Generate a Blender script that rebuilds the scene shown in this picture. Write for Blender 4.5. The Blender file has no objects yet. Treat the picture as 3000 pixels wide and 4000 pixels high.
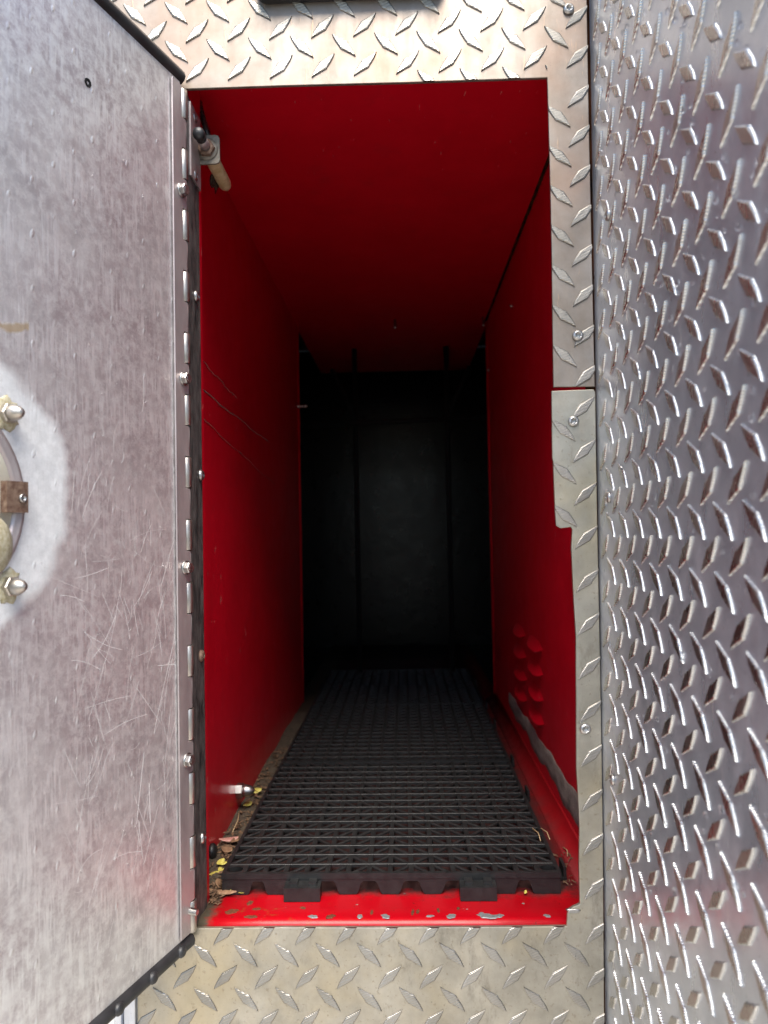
import bpy, bmesh, math, random
from mathutils import Vector, Matrix
random.seed(7)
R = math.radians
S = bpy.context.scene
COL = S.collection

# ------------------------------------------------------------------ camera
F_PX, CW, CH = 2750.0, 3000.0, 4000.0
DIST = 0.582
_y, _p, _a = R(1.6), R(1.55), R(1.07)
CF = Vector((-math.sin(_y) * math.cos(_p), math.cos(_y) * math.cos(_p), math.sin(_p)))
_r0 = CF.cross(Vector((0, 0, 1))).normalized(); _u0 = _r0.cross(CF)
CR = math.cos(_a) * _r0 - math.sin(_a) * _u0
CU = math.cos(_a) * _u0 + math.sin(_a) * _r0
CC = Vector((0, -DIST, 0))
cam_d = bpy.data.cameras.new('camera'); cam = bpy.data.objects.new('camera', cam_d); COL.objects.link(cam)
m = Matrix((CR, CU, -CF)).transposed().to_4x4(); m.translation = CC
cam.matrix_world = m
cam_d.sensor_fit = 'VERTICAL'; cam_d.sensor_height = 36; cam_d.sensor_width = 27
cam_d.lens = 36 * F_PX / CH
cam_d.clip_start = 0.01; cam_d.clip_end = 3000
cam_d.dof.use_dof = True; cam_d.dof.focus_distance = 0.585; cam_d.dof.aperture_fstop = 8.0
S.camera = cam

# ------------------------------------------------------------------ sky, sun, exposure
SUN_EL, SUN_AZ = 60.0, 171.0        # azimuth: degrees clockwise from +y (the way the camera looks)
w = bpy.data.worlds.new('World'); S.world = w; w.use_nodes = True
wn = w.node_tree.nodes; bg = wn['Background']
sky = wn.new('ShaderNodeTexSky'); sky.sky_type = 'NISHITA'; sky.sun_disc = False
sky.sun_elevation = R(SUN_EL); sky.sun_rotation = R(SUN_AZ)
sky.air_density = 1.0; sky.dust_density = .6; sky.ozone_density = 1.0
w.node_tree.links.new(sky.outputs[0], bg.inputs[0]); bg.inputs[1].default_value = 0.05
sd = bpy.data.lights.new('sun', 'SUN'); sd.energy = 1.5; sd.angle = R(42); sd.color = (1, 0.94, 0.85)
so = bpy.data.objects.new('sun', sd); COL.objects.link(so)
sv = Vector((math.sin(R(SUN_AZ)) * math.cos(R(SUN_EL)), math.cos(R(SUN_AZ)) * math.cos(R(SUN_EL)), math.sin(R(SUN_EL))))
so.rotation_euler = sv.to_track_quat('Z', 'Y').to_euler()
S.view_settings.view_transform = 'Standard'; S.view_settings.look = 'None'
S.view_settings.exposure = 2.5; S.view_settings.gamma = 1

S.render.engine = 'CYCLES'
S.cycles.use_denoising = True
S.cycles.max_bounces = 14; S.cycles.glossy_bounces = 8; S.cycles.diffuse_bounces = 8

# ------------------------------------------------------------------ pixel -> point on a known surface
def ray(px, py): return CF + CR * ((px - CW / 2) / F_PX) + CU * ((CH / 2 - py) / F_PX)
def on(ax, val, px, py):
    d = ray(px, py); return CC + d * ((val - CC[ax]) / d[ax])
def face(px, py): p = on(1, 0, px, py); return (p.x, p.z)

# ------------------------------------------------------------------ mesh helpers
class MB:
    def __init__(s): s.v = []; s.f = []; s.smooth = []
    def add(s, vs, fs, smooth=False):
        b = len(s.v); s.v += [tuple(v) for v in vs]
        for f in fs: s.f.append([i + b for i in f]); s.smooth.append(smooth)
        return s
    def box(s, lo, hi):
        x0, y0, z0 = lo; x1, y1, z1 = hi
        return s.add([(x0,y0,z0),(x1,y0,z0),(x1,y1,z0),(x0,y1,z0),(x0,y0,z1),(x1,y0,z1),(x1,y1,z1),(x0,y1,z1)],
                     [(0,3,2,1),(4,5,6,7),(0,1,5,4),(1,2,6,5),(2,3,7,6),(3,0,4,7)])
    def loft(s, rings, cap0=True, cap1=True, smooth=True, closed=True):
        n = len(rings[0]); vs = [p for r in rings for p in r]; fs = []
        for k in range(len(rings) - 1):
            for i in range(n if closed else n - 1):
                j = (i + 1) % n
                fs.append((k*n+i, k*n+j, (k+1)*n+j, (k+1)*n+i))
        s.add(vs, fs, smooth)
        b = len(s.v) - len(vs)
        if cap0: s.f.append([b + i for i in range(n)][::-1]); s.smooth.append(False)
        if cap1: s.f.append([b + (len(rings)-1)*n + i for i in range(n)]); s.smooth.append(False)
        return s
    def lathe(s, prof, n=20, org=(0,0,0), axis=(0,0,1), smooth=True, star=None, hexa=None):
        ax = Vector(axis).normalized(); t = Vector((1,0,0)) if abs(ax.x) < .9 else Vector((0,1,0))
        e1 = ax.cross(t).normalized(); e2 = ax.cross(e1); o = Vector(org); rings = []
        for q, (r, h) in enumerate(prof):
            ring = []
            for i in range(n):
                a = 2*math.pi*i/n; rr = r
                if star and q in star: rr = r * (1.0 if (i // 2) % 2 == 0 else .68)
                if hexa and q in hexa: rr = r / max(math.cos(((a + R(30)) % R(60)) - R(30)), .1) * .866
                ring.append(o + ax*h + (e1*math.cos(a) + e2*math.sin(a))*rr)
            rings.append(ring)
        return s.loft(rings, smooth=smooth)
    def tube(s, pts, r, n=10, r2=None):
        pts = [Vector(p) for p in pts]; rings = []
        for i, p in enumerate(pts):
            d = (pts[min(i+1, len(pts)-1)] - pts[max(i-1, 0)]).normalized()
            t = Vector((0,0,1)) if abs(d.z) < .9 else Vector((1,0,0))
            e1 = d.cross(t).normalized(); e2 = d.cross(e1)
            rr = r if r2 is None else r + (r2 - r)*i/(len(pts)-1)
            rings.append([p + (e1*math.cos(2*math.pi*k/n) + e2*math.sin(2*math.pi*k/n))*rr for k in range(n)])
        return s.loft(rings)
    def mesh(s, name, mat):
        me = bpy.data.meshes.new(name); me.from_pydata(s.v, [], s.f)
        me.polygons.foreach_set('use_smooth', s.smooth)
        bm = bmesh.new(); bm.from_mesh(me); bmesh.ops.recalc_face_normals(bm, faces=bm.faces); bm.to_mesh(me); bm.free()
        if mat: me.materials.append(mat)
        me.update(); return me
    def build(s, name, mat, parent=None):
        return link(name, s.mesh(name, mat), parent)
def link(name, me, parent=None, loc=None, world=False):
    o = bpy.data.objects.new(name, me); COL.objects.link(o)
    if parent is not None:
        o.parent = parent
        if loc is None and parent.get('_w'): loc = -Vector(_base(parent))
    if loc is not None: o.location = loc
    return o
def _base(o):
    v = Vector((0,0,0))
    while o is not None:
        v += o.location; o = o.parent
    return v
def thing(name, label, cat, loc=(0,0,0), group=None, rotz=0, world=True):
    o = bpy.data.objects.new(name, None); COL.objects.link(o); o.location = loc; o.rotation_euler = (0,0,rotz)
    o.empty_display_size = .02
    o['label'] = label; o['category'] = cat
    if group: o['group'] = group
    if world: o['_w'] = 1
    return o
def sub(parent, o):            # a mesh written in world metres, hung under a part whose own origin is offset
    o.parent = parent; o.location = (0,0,0); return o
def tag(o, label, cat, group=None):
    o['label'] = label; o['category'] = cat
    if group: o['group'] = group
    return o
def prism_y(mb, poly, y0, y1, bev=0.0):
    """poly in (x, z); front face at y0 towards the camera, thin chamfer on the front rim"""
    bm = bmesh.new()
    fv = [bm.verts.new((x, y0, z)) for x, z in poly]; f = bm.faces.new(fv)
    r = bmesh.ops.extrude_face_region(bm, geom=[f]); bmesh.ops.translate(bm, vec=(0, y1 - y0, 0), verts=[g for g in r['geom'] if isinstance(g, bmesh.types.BMVert)])
    if bev:
        es = [e for e in bm.edges if all(abs(v.co.y - y0) < 1e-7 for v in e.verts)]
        bmesh.ops.bevel(bm, geom=es, offset=bev, segments=2, profile=.5, affect='EDGES', clamp_overlap=True)
    bmesh.ops.triangulate(bm, faces=[f for f in bm.faces if len(f.verts) > 4])
    bm.verts.index_update()
    mb.add([v.co.copy() for v in bm.verts], [[v.index for v in f.verts] for f in bm.faces]); bm.free(); return mb

# ------------------------------------------------------------------ material helpers
class NT:
    def __init__(s, name):
        s.m = bpy.data.materials.new(name); s.m.use_nodes = True; s.t = s.m.node_tree
        s.b = s.t.nodes['Principled BSDF']
        s.co = s.n('ShaderNodeTexCoord').outputs['Object']
    def n(s, t, **kw):
        x = s.t.nodes.new(t)
        for k, v in kw.items(): setattr(x, k, v)
        return x
    def ln(s, a, b): s.t.links.new(a, b)
    def setin(s, sock, v):
        if hasattr(v, 'is_output') or isinstance(v, bpy.types.NodeSocket): s.ln(v, sock)
        else: sock.default_value = v
    def noise(s, scale, detail=4, rough=.55, stretch=None, co=None, rot=None):
        c = co or s.co
        if stretch or rot:
            mp = s.n('ShaderNodeMapping'); s.ln(c, mp.inputs[0])
            if stretch: mp.inputs['Scale'].default_value = stretch
            if rot: mp.inputs['Rotation'].default_value = rot
            c = mp.outputs[0]
        x = s.n('ShaderNodeTexNoise'); s.ln(c, x.inputs['Vector'])
        x.inputs['Scale'].default_value = scale; x.inputs['Detail'].default_value = detail; x.inputs['Roughness'].default_value = rough
        return x.outputs['Fac']
    def ramp(s, f, stops):
        x = s.n('ShaderNodeValToRGB'); s.ln(f, x.inputs[0]); e = x.color_ramp.elements
        while len(e) < len(stops): e.new(.5)
        for q, (p, c) in zip(e, stops):
            q.position = p; q.color = (c, c, c, 1) if not isinstance(c, tuple) else (*c, 1)
        return x.outputs[0]
    def mix(s, f, a, b):
        x = s.n('ShaderNodeMix', data_type='RGBA')
        s.setin(x.inputs[0], f); s.setin(x.inputs[6], (*a, 1) if isinstance(a, tuple) else a); s.setin(x.inputs[7], (*b, 1) if isinstance(b, tuple) else b)
        return x.outputs[2]
    def ma(s, op, a, b=0.0, c=0.0):
        x = s.n('ShaderNodeMath', operation=op); s.setin(x.inputs[0], a); s.setin(x.inputs[1], b); s.setin(x.inputs[2], c); return x.outputs[0]
    def xyz(s, co=None):
        x = s.n('ShaderNodeSeparateXYZ'); s.ln(co or s.co, x.inputs[0]); return x.outputs
    def bump(s, h, dist, strength=1.0, prev=None):
        x = s.n('ShaderNodeBump'); s.ln(h, x.inputs['Height']); x.inputs['Distance'].default_value = dist; x.inputs['Strength'].default_value = strength
        if prev is not None: s.ln(prev, x.inputs['Normal'])
        return x.outputs[0]
    def out(s, col=None, rough=None, metal=None, normal=None, **kw):
        for k, v in (('Base Color', (*col, 1) if isinstance(col, tuple) else col), ('Roughness', rough), ('Metallic', metal), ('Normal', normal)):
            if v is not None: s.setin(s.b.inputs[k], v)
        for k, v in kw.items(): s.setin(s.b.inputs[k.replace('_', ' ')], v)
        return s.m

def simple(name, c1, c2, scale=40, rough=(.35, .55), metal=0.0, bscale=300, bdist=.0001, stretch=None, **kw):
    t = NT(name); f = t.noise(scale, 5, .6, stretch)
    col = t.mix(t.ramp(f, [(.3, 0.0), (.7, 1.0)]), c1, c2)
    rg = t.ma('MULTIPLY_ADD', t.noise(scale*2.3, 4), rough[1] - rough[0], rough[0])
    nb = t.bump(t.noise(bscale, 3), bdist, .6)
    return t.out(col, rg, metal, nb, **kw)

def plate_mat(name, c1, c2, stain_or_reflection, r0, r1, knurl=False, scr=True, metal=1.0, smudge=False):
    t = NT(name)
    if knurl: t.co = t.n('ShaderNodeNewGeometry').outputs['Position']
    f = t.noise(26, 6, .65); g = t.noise(9, 4, .6); h = t.noise(70, 5, .7, (1, 1, .22))
    col = t.mix(t.ramp(f, [(.32, 0.0), (.68, 1.0)]), c1, c2)
    col = t.mix(t.ma('MULTIPLY', t.ramp(g, [(.48, 0.0), (.66, 1.0)]), .5), col, stain_or_reflection)
    speck = t.ramp(t.noise(420, 3, .6), [(.66, 0.0), (.74, 1.0)])
    col = t.mix(t.ma('MULTIPLY', speck, .55), col, (.16, .14, .11))
    rg = t.ma('MULTIPLY_ADD', t.ramp(h, [(.3, 0.0), (.7, 1.0)]), r1 - r0, r0)
    nb = t.bump(t.noise(12, 3), .0012, .35)
    nb = t.bump(t.noise(900, 2), .00006, .5, nb)
    if scr:
        sc = t.ramp(t.noise(150, 4, .6, (1, 1, .16)), [(.63, 0.0), (.69, 1.0)])
        nb = t.bump(sc, .00012, .6, nb)
        col = t.mix(t.ma('MULTIPLY', sc, .5), col, (.62, .40, .24) if not name.startswith('clean') else (.7, .7, .7))
    if smudge:
        sm_ = t.ramp(t.noise(38, 6, .72, rot=(0, R(30), 0), stretch=(1, 1, .45)), [(.56, 0.0), (.70, 1.0)])
        col = t.mix(t.ma('MULTIPLY', sm_, .6), col, (.20, .175, .14)); pit = t.ramp(t.noise(230, 4, .6), [(.60, 0.0), (.70, 1.0)])
        col = t.mix(t.ma('MULTIPLY', pit, .4), col, (.20, .15, .09)); rg = t.ma('MULTIPLY_ADD', sm_, .12, rg); nb = t.bump(pit, .0002, .6, nb)
    if knurl:
        z = t.xyz()
        wv = t.ma('SINE', t.ma('MULTIPLY', t.ma('ADD', z[2], t.ma('MULTIPLY', t.ma('ADD', z[0], z[1]), .25)), 2*math.pi/.00125))
        nb = t.bump(wv, .00012, .7, nb)
        col = t.mix(t.ma('MULTIPLY', t.ramp(wv, [(0, 1.0), (.35, 0.0)]), .35), col, (.22, .2, .17))
    return t.out(col, rg, metal, nb)

M = {}
M['plate_hi'] = plate_mat('tarnished_aluminium', (.25, .205, .165), (.37, .32, .275), (.33, .205, .14), .4, .62, metal=.85)  # warm tints paint in reflections of the surroundings; scratches are wear
M['plate_lo'] = plate_mat('weathered_aluminium', (.31, .285, .235), (.47, .435, .365), (.50, .41, .25), .36, .62, scr=False, metal=.85, smudge=True)  # cream tint is a painted reflection; smudges and pits are weathering
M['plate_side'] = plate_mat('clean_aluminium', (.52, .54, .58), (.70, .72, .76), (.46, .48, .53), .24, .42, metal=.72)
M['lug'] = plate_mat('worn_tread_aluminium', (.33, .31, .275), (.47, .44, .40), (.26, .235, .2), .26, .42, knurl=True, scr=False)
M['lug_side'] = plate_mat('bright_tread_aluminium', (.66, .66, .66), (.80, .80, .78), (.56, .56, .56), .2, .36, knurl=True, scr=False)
M['steel'] = simple('zinc_steel', (.36, .35, .33), (.52, .5, .48), 120, (.28, .45), 1.0, 500)
M['rusty_steel'] = simple('rusty_steel', (.09, .04, .025), (.26, .18, .13), 260, (.5, .8), .35, 600, .0003)
M['nickel'] = simple('pale_nickel', (.42, .385, .345), (.54, .50, .45), 90, (.32, .48), 1.0, 500)
M['leaf_metal'] = simple('tarnished_hinge_steel', (.36, .31, .31), (.52, .46, .45), 60, (.34, .55), .7, 400, .0001, (1, 1, .3))
M['dirty_leaf'] = simple('blackened_steel', (.015, .014, .014), (.17, .15, .14), 150, (.35, .75), .35, 500, .0003, (1, 1, .35))
M['black_rubber'] = simple('black_rubber', (.012, .012, .013), (.03, .03, .032), 60, (.35, .55), 0, 800, .0001)
M['black_plastic'] = simple('wet_black_plastic', (.0065, .0065, .007), (.019, .0188, .0185), 120, (.32, .58), 0, 700, .00025)
M['dark_bar'] = simple('dark_painted_steel', (.006, .006, .006), (.010, .010, .011), 60, (.6, .8), Specular_IOR_Level=.2)
M['cream'] = simple('aged_cream_plastic', (.42, .31, .14), (.62, .52, .32), 160, (.4, .6))
M['cream_pan'] = simple('pale_cream_paint', (.60, .57, .44), (.72, .70, .60), 40, (.4, .6))
M['tape'] = simple('black_tape', (.01, .01, .011), (.02, .02, .02), 90, (.2, .4))
M['rust_gap'] = simple('rusty_dark_seam', (.002, .0015, .0015), (.05, .016, .005), 60, (.9, 1.0), 0, 300, .0005, (1, 1, .4), Specular_IOR_Level=.05)
M['sealant'] = simple('grey_brown_sealant', (.11, .085, .07), (.27, .22, .185), 90, (.55, .85), 0, 260, .0012, (1, .6, 1))
M['dirt'] = simple('dry_brown_dirt', (.03, .021, .014), (.105, .078, .05), 220, (.8, 1), 0, 700, .001)
M['litter'] = simple('dead_leaf_litter', (.045, .022, .012), (.22, .13, .07), 300, (.6, .9), 0, 700, .0003)
M['leaf_yellow'] = simple('yellow_leaf', (.52, .44, .06), (.66, .58, .16), 300, (.45, .65), 0, 900, .0002)
M['leaf_brown'] = simple('brown_leaf', (.16, .08, .045), (.30, .18, .10), 250, (.5, .8), 0, 900, .0002)
M['leaf_pink'] = simple('pink_brown_petal', (.42, .17, .15), (.55, .30, .24), 250, (.5, .7), 0, 900, .0002)
M['twig'] = simple('dry_straw', (.34, .21, .10), (.5, .36, .2), 300, (.6, .8))
M['chip'] = simple('bare_zinc_chip', (.17, .175, .18), (.30, .31, .31), 500, (.4, .6), .3, 900, .0003)
M['rust_chip'] = simple('rusty_paint_scar', (.035, .012, .006), (.20, .05, .015), 420, (.6, .85), 0, 900, .0004)
M['dull_zinc'] = simple('dull_dirty_zinc', (.13, .11, .085), (.26, .23, .19), 260, (.5, .7), .35, 700)
M['asphalt'] = simple('asphalt', (.035, .034, .033), (.065, .063, .06), 3.0, (.8, .95), 0, 120, .004)  # far ground made dark so less light reaches the deep interior
M['ground'] = simple('sunlit_concrete', (.46, .41, .34), (.58, .53, .46), 2.0, (.8, .95), 0, 60, .004)  # pale colour for the added slab that bounces light upward
M['silicone'] = simple('yellowed_sealant_residue', (.30, .25, .13), (.55, .51, .38), 400, (.6, .8), 0, 800, .0005)
M['scratch'] = simple('bright_scratch', (.82, .80, .78), (.92, .90, .88), 60, (.4, .55), .4)
gl = NT('water'); gl.out((1, 1, 1), .02, 0.0, gl.bump(gl.noise(300), .00005)); gl.b.inputs['Transmission Weight'].default_value = 1; gl.b.inputs['IOR'].default_value = 1.33
M['water'] = gl.m

def red_paint(name, floor=False):
    t = NT(name); x = t.xyz()
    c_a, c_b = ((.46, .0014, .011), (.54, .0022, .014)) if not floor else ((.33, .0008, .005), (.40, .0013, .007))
    col = t.mix(t.ramp(t.noise(14, 5, .6), [(.3, 0.0), (.7, 1.0)]), c_a, c_b)
    rub = t.ramp(t.noise(30, 6, .7, (1, 1, .35)), [(.58, 0.0), (.72, 1.0)])
    col = t.mix(t.ma('MULTIPLY', rub, .35), col, (.34, .015, .018))
    chip = t.ramp(t.noise(95, 3, .5), [(.735, 0.0), (.76, 1.0)])
    fine = t.ramp(t.noise(240, 3, .55, (1, .25, .25) if not floor else (1, 1, 1)), [(.69, 0.0), (.73, 1.0)])
    col = t.mix(t.ma('MULTIPLY', fine, .7), col, (.50, .10, .09) if not floor else (.05, .02, .012))
    rg = t.ma('MULTIPLY_ADD', t.noise(40, 5), .22, .24)
    if floor:
        # grime round the mat and left corner; floor blackened beneath it as cell shade
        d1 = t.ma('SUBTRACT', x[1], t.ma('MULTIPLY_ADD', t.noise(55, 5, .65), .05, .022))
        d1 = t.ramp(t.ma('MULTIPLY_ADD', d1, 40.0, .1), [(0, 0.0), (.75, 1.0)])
        lx = t.ma('MULTIPLY_ADD', x[0], -38.0, -6.25); lx = t.ma('ADD', lx, t.ma('MULTIPLY', t.noise(70, 5, .7), 1.3)); lx = t.ramp(lx, [(.55, 0.0), (.95, 1.0)])
        br = t.ramp(t.noise(48, 5, .7), [(.60, 0.0), (.70, 1.0)])
        lf = t.ma('MULTIPLY', br, t.ramp(t.ma('MULTIPLY_ADD', x[0], -4.0, .2), [(0.1, 0.0), (.8, 1.0)]))
        col = t.mix(t.ma('MULTIPLY', lf, .8), col, (.17, .055, .012))
        col = t.mix(t.ma('MULTIPLY', chip, .9), col, (.24, .24, .23))
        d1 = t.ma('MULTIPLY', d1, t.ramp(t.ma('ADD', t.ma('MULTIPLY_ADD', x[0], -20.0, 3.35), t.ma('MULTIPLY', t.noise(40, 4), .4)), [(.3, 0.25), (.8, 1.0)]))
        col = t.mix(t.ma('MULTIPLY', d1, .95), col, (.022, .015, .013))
        col = t.mix(lx, col, (.065, .050, .032))
        rg = t.ma('MULTIPLY_ADD', t.ma('MAXIMUM', lx, d1), .5, rg)
    nb = t.bump(t.noise(140, 3), .0002, .4)
    nb = t.bump(chip if floor else fine, -.0002, .8, nb)
    return t.out(col, rg, 0.0, nb, Coat_Weight=.2 if not floor else .06, Coat_Roughness=.15, Specular_IOR_Level=.4 if not floor else .3)
M['red'] = red_paint('red_enamel'); M['red_floor'] = red_paint('worn_red_floor_enamel', True)
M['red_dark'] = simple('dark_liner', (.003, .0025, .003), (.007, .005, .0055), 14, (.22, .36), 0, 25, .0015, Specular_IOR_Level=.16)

def door_mat():
    t = NT('scuffed_door_aluminium'); x = t.xyz(); u, v = x[0], x[2]
    n1 = t.noise(40, 7, .74, (1, 1, .5)); n2 = t.noise(130, 7, .78); n3 = t.noise(8, 4, .6)
    col = t.mix(t.ramp(n1, [(.3, 0.0), (.7, 1.0)]), (.50, .465, .47), (.86, .85, .83))
    col = t.mix(t.ma('MULTIPLY', t.ramp(n3, [(.4, 0.0), (.62, 1.0)]), .75), col, (.50, .42, .435))  # purple-grey tint: the red interior's reflection put into the colour
    # combed swirls left by scouring pads
    sw1 = t.ramp(t.noise(420, 3, .6, (1, 1, .09), rot=(0, R(32), 0)), [(.45, 0.0), (.6, 1.0)])
    sw2 = t.ramp(t.noise(420, 3, .6, (1, 1, .09), rot=(0, R(-38), 0)), [(.5, 0.0), (.62, 1.0)])
    sw = t.ma('MAXIMUM', t.ma('MULTIPLY', sw1, t.ramp(t.noise(30, 3), [(.45, 0.0), (.58, 1.0)])), t.ma('MULTIPLY', sw2, t.ramp(t.noise(22, 3), [(.5, 0.0), (.6, 1.0)])))
    col = t.mix(t.ma('MULTIPLY', sw, .7), col, (.92, .91, .90))
    haze = t.ramp(t.ma('ADD', n2, t.ma('MULTIPLY', n3, .3)), [(.58, 0.0), (.78, 1.0)])
    col = t.mix(t.ma('MULTIPLY', haze, .75), col, (.92, .91, .89))
    # ghost of the tread pattern pressed through from the outside: staggered pips, their highlights put into the colour
    def pips(du, dv):
        a = t.ma('SUBTRACT', t.ma('FRACT', t.ma('MULTIPLY', t.ma('ADD', u, du), 1/.0345)), .5)
        b = t.ma('SUBTRACT', t.ma('FRACT', t.ma('MULTIPLY', t.ma('ADD', v, dv), 1/.0345)), .5)
        b = t.ma('MULTIPLY', t.ma('ADD', b, t.ma('MULTIPLY', a, .6)), .6)
        d = t.ma('SQRT', t.ma('ADD', t.ma('MULTIPLY', a, a), t.ma('MULTIPLY', b, b)))
        d = t.ma('ADD', d, t.ma('MULTIPLY_ADD', t.noise(60, 2), .05, -.025))
        return t.ramp(d, [(.018, 1.0), (.045, 0.0)])
    pp = t.ma('MAXIMUM', pips(0, 0), pips(.0172, .0172))
    pp = t.ma('MULTIPLY', pp, t.ramp(t.noise(45, 2), [(.4, 0.0), (.55, 1.0)]))
    col = t.mix(t.ma('MULTIPLY', pp, .55), col, (.9, .9, .88))
    # smooth white oxidised field round the handle
    du = t.ma('SUBTRACT', u, .215); dv = t.ma('SUBTRACT', v, .027)
    d = t.ma('SQRT', t.ma('ADD', t.ma('MULTIPLY', du, du), t.ma('MULTIPLY', dv, dv)))
    d = t.ma('ADD', d, t.ma('MULTIPLY_ADD', t.noise(20, 4), .028, -.014))
    patch = t.ramp(t.ma('MULTIPLY', d, 10), [(.82, 1.0), (.90, 0.0)])
    col = t.mix(patch, col, t.mix(t.ramp(t.noise(160, 5, .7), [(.35, 0.0), (.65, 1.0)]), (.66, .67, .67), (.82, .83, .83)))
    # rust thread above it
    rz = t.ma('ABSOLUTE', t.ma('SUBTRACT', v, t.ma('ADD', t.ma('MULTIPLY', t.ma('SUBTRACT', .161, u), .25), t.ma('MULTIPLY_ADD', t.noise(90, 3), .012, .1235))))
    rl = t.ma('MULTIPLY', t.ramp(t.ma('MULTIPLY', rz, 100), [(.1, 1.0), (.3, 0.0)]), t.ma('GREATER_THAN', u, .158))
    col = t.mix(t.ma('MULTIPLY', rl, .85), col, (.36, .26, .15))
    nb = t.bump(t.noise(26, 5, .6, (1, 1, .6)), .0009, .55)
    nb = t.bump(n2, .00022, .5, nb)
    nb = t.bump(pp, .0004, .6, nb); nb = t.bump(sw, .00008, .5, nb)
    rg = t.ma('MULTIPLY_ADD', n2, .22, .30); rg = t.ma('MULTIPLY_ADD', patch, .16, rg)
    return t.out(col, rg, t.ma('MULTIPLY_ADD', t.ma('MAXIMUM', patch, t.ma('MULTIPLY', rl, .9)), -.42, .74), nb)
M['door'] = door_mat()

# ------------------------------------------------------------------ ground
GZ = -1.0
mb = MB().add([(-400, -400, GZ), (400, -400, GZ), (400, 400, GZ), (-400, 400, GZ)], [(0, 1, 2, 3)])
g = mb.build('ground', M['asphalt']); g['kind'] = 'structure'; g['label'] = 'dark asphalt ground round the vehicle'
mb = MB().add([(-3.0, -1.9, GZ + .004), (3.0, -1.9, GZ + .004), (3.0, 3.0, GZ + .004), (-3.0, 3.0, GZ + .004)], [(0, 1, 2, 3)])  # added slab, lights the ceiling front by bounce
g = mb.build('pavement', M['ground']); g['kind'] = 'structure'; g['label'] = 'pale concrete pavement directly below the compartment'

# ------------------------------------------------------------------ tread plate lugs
HALF = [(-14.2, 0), (-11.5, 1.35), (-8, 2.55), (-4, 3.5), (-1.8, 3.85), (-.6, 4.45), (1.0, 4.3), (2.4, 3.7), (6, 2.6), (10.5, 1.15), (14.2, 0)]
OUT = HALF[:-1] + [(-a, -b) for a, b in HALF[:-1]]
def lug_rings(sgn, sc=1.0):
    ang = R(45) if sgn > 0 else R(-45); ca, sa = math.cos(ang), math.sin(ang); rings = []
    for ka, kb, h in ((1.0, 1.0, -.25), (.985, .94, .5), (.955, .84, 1.0), (.90, .66, 1.3)):
        ring = []
        for a, b in OUT:
            b2 = b if sgn > 0 else -b
            a2, b2 = a*ka*.001*sc, b2*kb*.001*sc
            ring.append((a2*ca - b2*sa, a2*sa + b2*ca, h*.001))
        if sgn < 0: ring = ring[::-1]
        rings.append(ring)
    return rings
def lug_mb(sgn):
    mb = MB(); mb.loft(lug_rings(sgn), smooth=False); return mb
def lug_local(sgn, mapf):
    mb = MB(); mb.loft([[mapf(p) for p in r] for r in lug_rings(sgn)], smooth=False); return mb
def inside(poly, x, z):
    c = False
    for i in range(len(poly)):
        (x0, z0), (x1, z1) = poly[i], poly[i-1]
        if (z0 > z) != (z1 > z) and x < (x1-x0)*(z-z0)/(z1-z0) + x0: c = not c
    return c
def cut_lug(mesh, cx, cz, poly, mat):
    """trim a lug that runs over the sheet's cut edge"""
    bm = bmesh.new(); bm.from_mesh(mesh)
    for i in range(len(poly)):
        p, q = Vector(poly[i-1]), Vector(poly[i]); c = Vector((cx, cz)); d = q - p
        if d.length < .004: continue
        tt = (c - p).dot(d) / d.length_squared
        if tt < -.02 or tt > 1.02: continue
        foot = p + d*tt
        if (foot - c).length > .0115: continue
        n = Vector((-d.y, d.x)).normalized(); mid = foot + n*.0015
        if inside(poly, mid.x, mid.y): n = -n                      # n points out of the sheet
        g = bm.verts[:] + bm.edges[:] + bm.faces[:]
        r = bmesh.ops.bisect_plane(bm, geom=g, plane_co=(foot.x - cx, 0, foot.y - cz), plane_no=(n.x, 0, n.y), clear_outer=True)
        ed = [e for e in r['geom_cut'] if isinstance(e, bmesh.types.BMEdge)]
        if ed: bmesh.ops.holes_fill(bm, edges=ed)
    if len(bm.faces) < 3 or any(not inside(poly, cx + v.co.x + a, cz + v.co.z + b_) for v in bm.verts for a, b_ in [((cx - cx - v.co.x)*.12, -v.co.z*.12)]): bm.free(); return None
    me = bpy.data.meshes.new('tread_lug'); bm.to_mesh(me); bm.free(); me.materials.append(mat) if not me.materials else None
    return me
FMAP = lambda p: (p[0], -p[2], p[1])
LUGF = {s: lug_local(s, FMAP).mesh('tread_lug', M['lug']) for s in (1, -1)}
def lay_lugs(parent, poly, ox, oz, px, pz, box):
    x0, x1, z0, z1 = box; base = _base(parent)
    for i in range(-30, 60):
        for j in range(-60, 60):
            for sgn, fx, fz in ((-1, 0, 0), (1, .5, .5)):
                cx, cz = ox + (i + fx)*px, oz + (j + fz)*pz
                if not (x0 < cx < x1 and z0 < cz < z1): continue
                tips = [(cx + d*.0101, cz + d*sgn*.0101) for d in (-1, -.6, 0, .6, 1)]
                ins = [inside(poly, *t) for t in tips]
                if not any(ins): continue
                near = any(not inside(poly, cx + dx, cz + dz) for dx in (-.011, .011) for dz in (-.011, .011))
                me = LUGF[sgn]
                if near or not all(ins):
                    me = cut_lug(LUGF[sgn], cx, cz, poly, M['lug'])
                    if me is None: continue
                link('tread_lug', me, parent, Vector((cx, 0, cz)) - base)

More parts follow.
